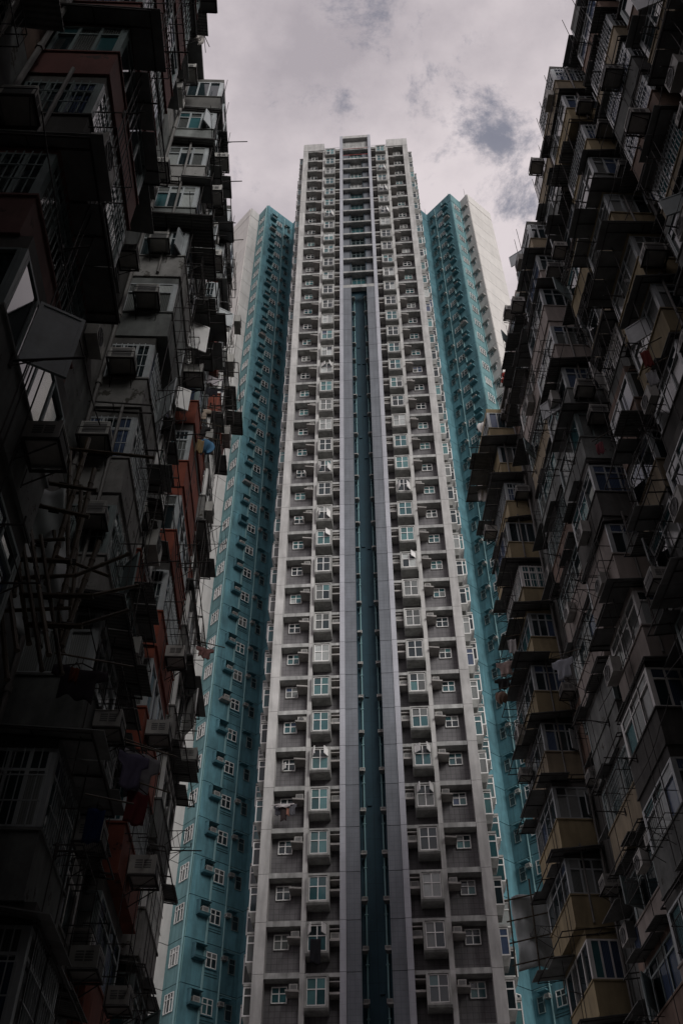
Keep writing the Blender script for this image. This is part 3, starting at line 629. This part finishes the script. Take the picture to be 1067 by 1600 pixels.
fill(LB, None, ZL, HL, FL, [(yL(22.55), yL(21.45), [GR, DK, RD]), (yL(18.55), yL(18.15), [RD, DK]), (yL(16.35), yL(15.85), [RD, RD, DK, RD, WH, RD, GR, RD]), (yL(13.55), yL(9.25), [GR, WH, DK, GR, WH]), (yL(6.25), yL(3.05), [PK, WH, GR])], None)

# ---- clutter on both blocks
def clutter(B, yf, stacks, floors, zf, H, side, dens):
    order = sorted((st for st in stacks if st[5] != 'x'), key=lambda st: -st[0]); rank = {st[5]: i+1 for i, st in enumerate(order)}
    for si, (a, c, d, cols, fm, nm) in enumerate(stacks):
        if nm == 'x': continue
        which = f"{side} block's far-end stack" if rank[nm] == 1 else f"{side} block's {ORD(rank[nm])} stack from far end"
        n_from_top = {}
        for k in range(floors):
            z = zf + k*H; lev = floors-k
            u0, u1 = sorted((yf(a), yf(c))); uc = u0 if B.cam < 0 else u1     # the corner nearest the camera
            # unit on the return wall facing the camera
            if random.random() < dens*(.5 if nm == 'far' else .75):
                want_ac(B.root, (uc + B.cam*.02, random.uniform(.35, .95), z+random.choice((.35, 1.05, 1.6))), pi/2 if B.cam > 0 else -pi/2, 'tray', f'air conditioner on end face of {which}, {ORD(lev)} storey down', f'air conditioners on the {side} old block', random.choice((.8, .88, .95)))
            if random.random() < dens*.9:
                want_ac(B.root, (random.uniform(u0+.5, u1-.5), d+.02, z+random.choice((.3, .45, 1.3))), pi, random.choice(('tray', 'tray', 'fan')), f'air conditioner on courtyard face of {which}, {ORD(lev)} storey down', f'air conditioners on the {side} old block', random.choice((.8, .88, .95)))
            if random.random() < dens and not (B is LB and nm == 'second' and 1 < k < 6):
                uu = uc + B.cam*random.uniform(.7, 1.6)
                want_ac(B.root, (uu, .04, z+random.choice((.3, .6, 1.5))), pi, random.choice(('tray', 'tray', 'fan')), f'air conditioner on wall before {which}, {ORD(lev)} storey down', f'air conditioners on the {side} old block', random.choice((.8, .88, .95)))
            if random.random() < .5: pole(B, random.uniform(u0+.3, u1-.3), d, z+random.uniform(.6, 1.0), random.choice((.4, .6, .9)), 0, random.choice((0, .1)))
            if random.random() < .3 and lev > 2:
                rk = rack(B, random.uniform(u0+.6, u1-.6), z+.8, random.choice((.45, .6, .8))); rk.location.y = d
            if random.random() < .35 and lev > 1: rail(B, uc + B.cam*.0 - B.cam*.75, d, z+.75, 1.3, .6, .45)
            if random.random() < .5:
                p = uc + B.cam*.05
                part('drain_pipe', M['pipe'], lambda b: b.tube((0, 0, 0), (0, 0, H), .04, 6), B.root, ('dp', H), (p, d*.55, z))
        # cables strung down and across the fronts
        for q in range(3):
            z = zf + random.uniform(.2, .9)*floors*H; u0, u1 = sorted((yf(a), yf(c)))
            pts = [(u0-1.2+(u1-u0+2.4)*i/10, d+.06+random.uniform(0, .05), z - .35*sin(pi*i/10)) for i in range(11)]
            part('cable', M['metal'], lambda b: b.path(pts, .012, 4), B.root)
            x = random.uniform(u0, u1); part('cable', M['metal'], lambda b: b.path([(x, d+.08, zf), (x+.1, d+.1, zf+floors*H*.5), (x-.05, d+.08, zf+floors*H)], .012, 4), B.root)
clutter(RB, yR, sR, FR, ZR, HR, 'right', .5)
clutter(LB, yL, sL, FL, ZL, HL, 'left', .5)

# ------------------------------------------------------------------ bamboo scaffolds and sheets
def ray(u, v):
    p = (u-531)/FPX; q = (800-v)/FPX; c, s_ = cos(R(PITCH)), sin(R(PITCH)); return Vector((p, c-q*s_, s_+q*c))
def at_y(u, v, y): r = ray(u, v); return Vector(camo.location) + r*(y/r.y)
def bamboo(b, p0, p1, r):
    p0, p1 = Vector(p0), Vector(p1); n = max(2, int((p1-p0).length/.38))
    for i in range(n):
        a = p0.lerp(p1, i/n); c = p0.lerp(p1, (i+1)/n); b.tube(a, c, r*1.0, 7, r*.93); d = (c-a).normalized()*.02; b.tube(c-d, c+d, r*1.16, 7)
    return b
S1 = thing('bamboo_scaffold', 'bamboo pole scaffold lashed to the left old block in front of a pale sheet', 'scaffold', (-5.2, 11.4, 8))
def wpole(root, a, c, r, m=M['bamboo'], name='pole'):
    o = Vector(root.location); return part(name, m, lambda b: bamboo(b, Vector(a)-o, Vector(c)-o, r), root)
for (a, c, y, y2, r) in [((37, 645), (4, 825), 11.1, 11.1, .05), ((139, 686), (74, 911), 11.5, 11.2, .045), ((148, 733), (95, 945), 11.7, 11.5, .045), ((155, 846), (97, 1008), 11.8, 11.6, .045),
        ((31, 693), (240, 715), 11.3, 11.4, .03), ((2, 744), (150, 766), 11.2, 11.3, .035), ((-10, 774), (138, 807), 11.0, 11.2, .035), ((-10, 811), (45, 812), 10.8, 10.8, .05),
        ((-10, 872), (110, 877), 10.9, 10.9, .04), ((119, 899), (200, 866), 11.0, 11.1, .03), ((38, 930), (144, 931), 10.9, 10.9, .04), ((140, 931), (214, 915), 10.9, 11.2, .03), ((40, 976), (127, 978), 10.9, 10.9, .04), ((122, 978), (198, 954), 10.9, 11.1, .03),
        ((55, 960), (62, 1010), 10.9, 10.9, .04), ((-10, 905), (118, 899), 11.0, 11.1, .032), ((-10, 955), (110, 950), 11.0, 11.1, .03), ((128, 760), (112, 960), 11.9, 11.8, .036), ((60, 700), (22, 930), 11.3, 11.2, .04), ((170, 900), (90, 870), 11.2, 11.2, .028), ((-10, 850), (100, 842), 11.1, 11.2, .03), ((110, 700), (103, 985), 12, 12, .04), ((85, 830), (98, 1020), 11.9, 11.9, .04), ((20, 820), (46, 1005), 10.8, 11.0, .036), ((35, 840), (66, 1046), 10.7, 10.9, .032), ((48, 827), (77, 1022), 10.9, 10.8, .036), ((64, 836), (97, 1052), 10.8, 11.1, .03), ((1, 812), (27, 1015), 10.8, 10.7, .036), ((-8, 835), (12, 1060), 10.8, 10.8, .036)]:
    wpole(S1, at_y(*a, y-.6), at_y(*c, y2-.6), r)
def ties(b):
    for (u, v, y) in ((100, 758, 11.3), (85, 797, 11.2), (65, 850, 10.9), (110, 877, 11), (70, 931, 10.9), (100, 931, 11), (75, 976, 10.9), (104, 977, 11)):
        p = at_y(u, v, y-.6)-S1.location
        for k in range(3): b.tube(p+Vector((-.07, -.03, -.05+.04*k)), p+Vector((.07, .04, -.02+.04*k)), .02, 5)
    return b
part('lashing', M['metal'], ties, S1)
def drape(p00, p10, p01, p11, amp, seed, nu=18, nv=14):
    rnd = random.Random(seed); ph = [rnd.uniform(0, 6) for _ in range(6)]
    p00, p10, p01, p11 = map(Vector, (p00, p10, p01, p11))
    def f(u, v):
        p = p00.lerp(p10, u).lerp(p01.lerp(p11, u), v)
        return p + Vector((amp*.4*sin(5*v+ph[0]+2*u), amp*(sin(7*u+ph[1]+3*v)+.6*sin(15*u-6*v+ph[2])+.4*sin(11*v+ph[3])), amp*.5*sin(6*u+ph[4])*(v)))
    return f
yt = 11.3
tp = at_y(50, 850, yt)
tarp = obj('tarpaulin', MB().sheet(drape(at_y(-12, 745, yt)-tp, at_y(106, 768, yt)-tp, at_y(20, 985, yt)-tp, at_y(104, 990, yt)-tp, .07, 3), 26, 20).mesh('tarpaulin', M['tarp']), None, tp)
tag(tarp, 'pale wrinkled plastic sheet hung behind the bamboo poles on the left', 'tarpaulin')
for p in tarp.data.polygons: p.use_smooth = True
# right scaffold at the far end of the right block
c0 = at_y(826, 1462, 36.9)
S2 = thing('bamboo_scaffold', 'small bamboo cage scaffold hung off the far end of the right old block', 'scaffold', c0)
for i in range(4):
    for (a, c) in (((-.85, -.5, -1.3+i*.8), (1.1, -.6, -.9+i*.8)), ((1.0, -.8, -.95+i*.8), (1.25, .9, -.85+i*.8))): part('pole', M['bamboo'], lambda b: bamboo(b, a, c, .028), S2)
for x, y in ((-.75, -.55), (.1, -.6), (.95, -.62), (1.15, .6)): part('pole', M['bamboo'], lambda b: bamboo(b, (x, y, -1.7), (x+.08, y, 1.9), .032), S2)
def wrap(u, v):
    a = -1.2 + 2.9*u; x = -.62 + 1.45*u; y = -.35 - .12*sin(3*u) ; return Vector((x+.08*sin(5*v+3*u)+.12*v, y + .09*sin(9*u+4*v)+.05*sin(17*v+4*u), -1.45+2.7*v + .15*sin(4*u)))
t2 = obj('tarpaulin', MB().sheet(wrap, 16, 18).mesh('tarpaulin', M['tarp']), None, c0); tag(t2, 'pale plastic sheet wrapped round the small scaffold at the far end of the right block', 'tarpaulin')
for p in t2.data.polygons: p.use_smooth = True

# ------------------------------------------------------------------ laundry and small things hung out over the courtyard
def garment(kind, w, h, col, seed):
    rnd = random.Random(seed); ph = [rnd.uniform(0, 6) for _ in range(4)]
    m = cloth('cloth_'+'_'.join(f'{int(c*100)}' for c in col), col)
    def f(u, v):
        x = (u-.5)*w
        if kind == 'shirt': x *= (1.5 if v < .32 else .95)
        if kind == 'trousers': x *= 1-.15*v; x += (.05 if u > .5 else -.05)*v*w
        if kind == 'bag': x *= .45+.75*sin(pi*min(1, .18+v*.8))
        dep = .05*w*sin(6*u*pi/2+ph[0]) + .03*sin(13*u+ph[1]+4*v)*(.3+v)
        if kind == 'bag': dep += -.35*w*sin(pi*u)*sin(pi*min(1, .1+v*.9))
        return Vector((x, dep, -h*v*(1-.06*sin(5*u+ph[2])) ))
    b = MB().sheet(f, 12, 10, .012 if kind != 'bag' else .05)
    me = b.mesh('laundry', m)
    for p in me.polygons: p.use_smooth = True
    return me
LAUNDRY = [  # pixel, world y, yaw, kind, w, h, colour, name, label
 (228, 345, 14.9, 1.3, 'shirt', .55, 1.2, (.24, .07, .11), 'dark_red_cloth', 'cloth', 'long dark red cloth with pale pattern hanging high on the left block'),
 (312, 55, 12.2, 1.2, 'bag', .5, 1.1, (.5, .47, .44), 'plastic_sheet', 'plastic sheet', 'crumpled pale plastic bundle hanging near the top of the left block'),
 (328, 594, 20.5, .2, 'shirt', .6, .45, (.62, .57, .60), 'white_skirt', 'clothing', 'white pleated skirt hanging out from the left block by the pale wall'),
 (329, 612, 20.5, .2, 'shirt', .5, .4, (.02, .02, .025), 'black_garment', 'clothing', 'black garment hanging just below the white skirt on the left block'),
 (312, 645, 19.8, .3, 'shirt', .5, .5, (.38, .31, .25), 'beige_shirt', 'clothing', 'beige shirt hanging on a pole above dark clothes on the left block'),
 (311, 672, 19.7, .3, 'shirt', .5, .5, (.03, .03, .03), 'dark_shirt', 'clothing', 'dark shirt hanging between the beige shirt and blue bag'),
 (321, 698, 19.9, .3, 'bag', .5, .6, (.10, .23, .38), 'blue_plastic_bag', 'bag', 'bulging bright blue plastic bag hung out from the left block'),
 (312, 697, 19.4, .3, 'trousers', .25, .6, (.24, .17, .09), 'tan_cloth', 'cloth', 'tan cloth hanging beside the bright blue plastic bag'),
 (218, 1212, 15.9, .6, 'shirt', .5, .9, (.2, .195, .21), 'patterned_shirt', 'clothing', 'pale patterned shirt on the laundry line low on the left block'),
 (213, 1262, 15.7, .6, 'trousers', .4, .6, (.12, .025, .028), 'red_cloth', 'cloth', 'red cloth hanging under the patterned shirt low on the left block'),
 (206, 1205, 15.5, .5, 'shirt', .4, .7, (.10, .09, .14), 'navy_shirt', 'clothing', 'navy shirt beside the pale patterned shirt low on the left block'),
 (147, 1290, 12.5, .4, 'trousers', .25, .5, (.012, .03, .10), 'blue_trousers', 'clothing', 'blue trousers hanging beside an air conditioner low on the left block'),
 (122, 1068, 10.9, .3, 'shirt', .5, .5, (.05, .04, .05), 'dark_spotted_cloth', 'cloth', 'dark spotted cloth hung at the foot of the bamboo scaffold'),
 (116, 1055, 10.85, .3, 'trousers', .12, .25, (.16, .04, .015), 'orange_cloth', 'cloth', 'small orange cloth beside the dark spotted cloth under the scaffold'),
 (320, 1020, 22.2, .4, 'shirt', .35, .35, (.28, .15, .14), 'pink_shirt', 'clothing', 'small pink shirt pegged out at the far edge of the left block'),
 (885, 398, 24.5, -.6, 'shirt', .5, .8, (.04, .26, .12), 'green_shirt', 'clothing', 'green shirt hanging high on the right block'),
 (879, 425, 24.7, -.6, 'shirt', .4, .5, (.35, .07, .05), 'red_shirt', 'clothing', 'red shirt hanging just below the green shirt on the right block'),
 (866, 350, 24.6, -.6, 'shirt', .55, .6, (.62, .62, .62), 'white_cloth', 'cloth', 'white cloth square hanging high on the right block near the roof edge'),
 (798, 572, 30.4, -.3, 'shirt', .5, .9, (.6, .58, .57), 'white_sheet', 'sheet', 'narrow white sheet hanging just above the red lanterns'),
 (755, 668, 34.8, -.2, 'bag', .6, .8, (.5, .48, .46), 'white_bundle', 'bundle', 'white bundle hung at the far edge of the yellow balconies'),
 (753, 770, 34.6, -.2, 'shirt', .5, 1.2, (.6, .58, .56), 'white_towel', 'towel', 'long white towel at the far edge of the right block'),
 (790, 1045, 32.2, -.3, 'shirt', .5, .7, (.42, .33, .30), 'pale_pink_shirt', 'clothing', 'pale pink shirt on the lowest laundry pole against the teal wing'),
 (787, 1068, 32.2, -.3, 'shirt', .5, .5, (.03, .03, .03), 'black_cloth', 'cloth', 'black cloth under the pale pink shirt at the far edge of the right block'),
 (783, 1090, 32.1, -.3, 'bag', .4, .5, (.26, .18, .14), 'brown_bag', 'bag', 'brown cloth bag hanging below the black cloth at the far edge'),
 (800, 1010, 31.5, -.3, 'trousers', .35, .7, (.5, .49, .48), 'white_trousers', 'clothing', 'white trousers hanging above the pale pink shirt against the teal wing'),
 (880, 1045, 24.2, -.5, 'shirt', .45, .7, (.45, .47, .52), 'printed_towel', 'towel', 'white printed towel hanging in the middle of the right block'),
 (937, 700, 15.9, -.7, 'trousers', .2, .4, (.30, .10, .12), 'pink_cloth', 'cloth', 'pink cloth hanging in the shade on the right block'),
 (1010, 560, 13.2, -.6, 'trousers', .22, .6, (.22, .05, .045), 'red_striped_cloth', 'cloth', 'red and pale cloth under the corrugated awning on the right block'),
 (1019, 590, 13.3, -.6, 'trousers', .25, .5, (.5, .5, .52), 'pale_trousers', 'clothing', 'pale trousers under the red cloth on the right block'),
 (1045, 170, 11.6, -.7, 'shirt', .2, .4, (.6, .38, .05), 'yellow_cloth', 'cloth', 'small yellow cloth near the top right of the right block'),
]
for (u, v, y, rz, kind, w, h, col, nm, cat, lab) in LAUNDRY:
    p = at_y(u, v, y); p.z += h*.5
    t = thing(nm, lab, cat, p, rz)
    obj('fabric', garment(kind, w, h, col, u+v), t)
    part('hanger', M['metal'], lambda b: b.path([(-w*.5, 0, .0), (0, 0, .09), (w*.5, 0, 0)], .01, 4).tube((0, 0, .09), (0, 0, .2), .008, 4), t)
    part('pole', M['bamboo'], lambda b: b.tube((-w*.8, .02, .2), (w*.8+.3, .02, .2), .015, 5), t)
# laundry on the tower
def on_tower(x, y, z): return Matrix.LocRotScale(TW.location, TW.rotation_euler.to_quaternion(), None) @ Vector((x, y, z))
for i, (x, col, w, h, nm, lab) in enumerate([(-5.6, (.05, .05, .06), .35, .6, 'black_shirt', 'black shirt on the laundry line outside a left recess window of the grey tower'), (-5.25, (.04, .03, .03), .4, 1.0, 'dark_trousers', 'dark trousers in the middle of the tower laundry line'), (-5.0, (.32, .16, .12), .2, .7, 'brown_cloth', 'brown cloth on the tower laundry line beside the dark trousers'), (-4.75, (.10, .10, .11), .35, .7, 'grey_shirt', 'grey shirt at the right end of the tower laundry line'), (-5.3, (.45, .42, .42), .9, .2, 'white_towel', 'white towel along the top of the tower laundry line')]):
    t = thing(nm, lab, 'clothing', on_tower(x, -.3-.05*i, zrow(4)-.3), TW.rotation_euler.z); obj('fabric', garment('shirt', w, h, col, i), t)
t = thing('black_coat', 'black coat hung from an open bay window low on the grey tower', 'clothing', on_tower(-3.2, -.75, zrow(1)-.2), TW.rotation_euler.z); obj('fabric', garment('trousers', .6, 1.3, (.015, .015, .018), 9), t)
# lanterns
for i, (u, v) in enumerate(((789, 586), (788, 595))):
    p = at_y(u, v, 30.9); t = thing('lantern', ('upper' if i == 0 else 'lower') + ' of two round red lanterns hanging by a yellow balcony', 'lantern', p, 0, 'red lanterns')
    red = M['redline']
    def lan(b):
        K = 12; prof = [(.06, -.13), (.17, -.08), (.21, 0), (.17, .08), (.06, .13)]; n = len(b.v)
        for r_, z in prof:
            for k in range(K): q = r_*(1 if k % 2 else .92); b.v.append((q*cos(2*pi*k/K), q*sin(2*pi*k/K), z))
        for j in range(4):
            for k in range(K): b.f.append((n+j*K+k, n+j*K+(k+1) % K, n+(j+1)*K+(k+1) % K, n+(j+1)*K+k))
        b.f.append(tuple(n+K-1-k for k in range(K))); b.f.append(tuple(n+4*K+k for k in range(K))); return b
    part('shade', red, lan, t); part('cap', M['bamboo'], lambda b: b.tube((0, 0, .13), (0, 0, .17), .06, 8).tube((0, 0, -.17), (0, 0, -.13), .06, 8).tube((0, 0, .17), (0, 0, .35), .006, 4), t)
# potted plants on a cage
LEAF = mat('leaf', (.06, .11, .03), .6, .4, 6, rnd=.2)
for i, (u, v, y, lab) in enumerate(((803, 630, 30.2, 'yellowish leafy potted plant on a rack below the red lanterns'), (812, 612, 29.8, 'dark straggly potted plant on the rack beside the yellowish plant'))):
    p = at_y(u, v, y); t = thing('potted_plant', lab, 'plant', p); rnd = random.Random(i)
    part('pot', WALLS['red'], lambda b: b.tube((0, 0, 0), (0, 0, .22), .1, 10, .14), t)
    def lv(b):
        for k in range(70):
            a = rnd.uniform(0, 6.28); r0 = rnd.uniform(.02, .28); z = .25+rnd.uniform(0, .5); s_ = rnd.uniform(.05, .1)
            c = Vector((r0*cos(a), r0*sin(a), z)); d = Vector((rnd.uniform(-1, 1), rnd.uniform(-1, 1), rnd.uniform(-.3, 1))).normalized()*s_; e = d.orthogonal().normalized()*s_*.4
            n = len(b.v); b.v += [tuple(c), tuple(c+d*.5+e), tuple(c+d), tuple(c+d*.5-e)]; b.f.append((n, n+1, n+2, n+3))
        return b
    part('foliage', LEAF, lv, t); part('stem', M['bamboo'], lambda b: b.tube((0, 0, .2), (.03, 0, .6), .012, 5), t)

# ------------------------------------------------------------------ place the air conditioners
protos = {k: ac_proto(k) for k in ('box', 'fan', 'tray')}
def in_view(p):
    d = p - Vector(camo.location); c, s_ = cos(R(PITCH)), sin(R(PITCH)); z = d.y*c+d.z*s_
    if z <= .5: return False
    x, y = d.x/z*FPX, (-d.y*s_+d.z*c)/z*FPX
    return abs(x) < 580 and abs(y) < 850
vis = [a for a in ACS if in_view(a[1])]
vis.sort(key=lambda a: a[0])
used = set()
for (d, p, rz, kind, lab, grp, s_) in vis[:300]:
    o = copy_tree(protos[kind]); o.location = p; o.rotation_euler = (0, 0, rz); o.scale = (s_,)*3
    tag(o, lab, 'air conditioner', grp)
st = MB(); sg = MB()
for (d, p, rz, kind, lab, grp, s_) in vis[300:]:
    c, s2 = cos(rz), sin(rz)
    def bx(b, x0, x1, y0, y1, z0, z1):
        n = len(b.v)
        for z in (z0, z1):
            for y in (y0, y1):
                for x in (x0, x1): b.v.append((p.x+(x*c-y*s2)*s_, p.y+(x*s2+y*c)*s_, p.z+z*s_))
        b.f += [tuple(n+i for i in q) for q in ((0, 2, 3, 1), (4, 5, 7, 6), (0, 1, 5, 4), (2, 6, 7, 3), (0, 4, 6, 2), (1, 3, 7, 5))]
    bx(st, -.28, .28, -.5, 0, 0, .38)
    for k in range(4): bx(sg, -.23, .23, -.512, -.49, .05+k*.08, .05+k*.08+.05)
if st.v:
    o = obj('air_conditioners', st.mesh('air_conditioners', M['acwhite'])); tag(o, 'many small distant air conditioners high on the tower and its teal wings', 'air conditioners', kind='stuff')
    gobj = obj('grilles', sg.mesh('grilles', M['acgrille']), o); tag(gobj, kind='stuff')
for pr in protos.values():
    for ch in list(pr.children): bpy.data.objects.remove(ch)
    bpy.data.objects.remove(pr)
print('acs', len(ACS), 'visible', len(vis), 'objects', len(bpy.data.objects))
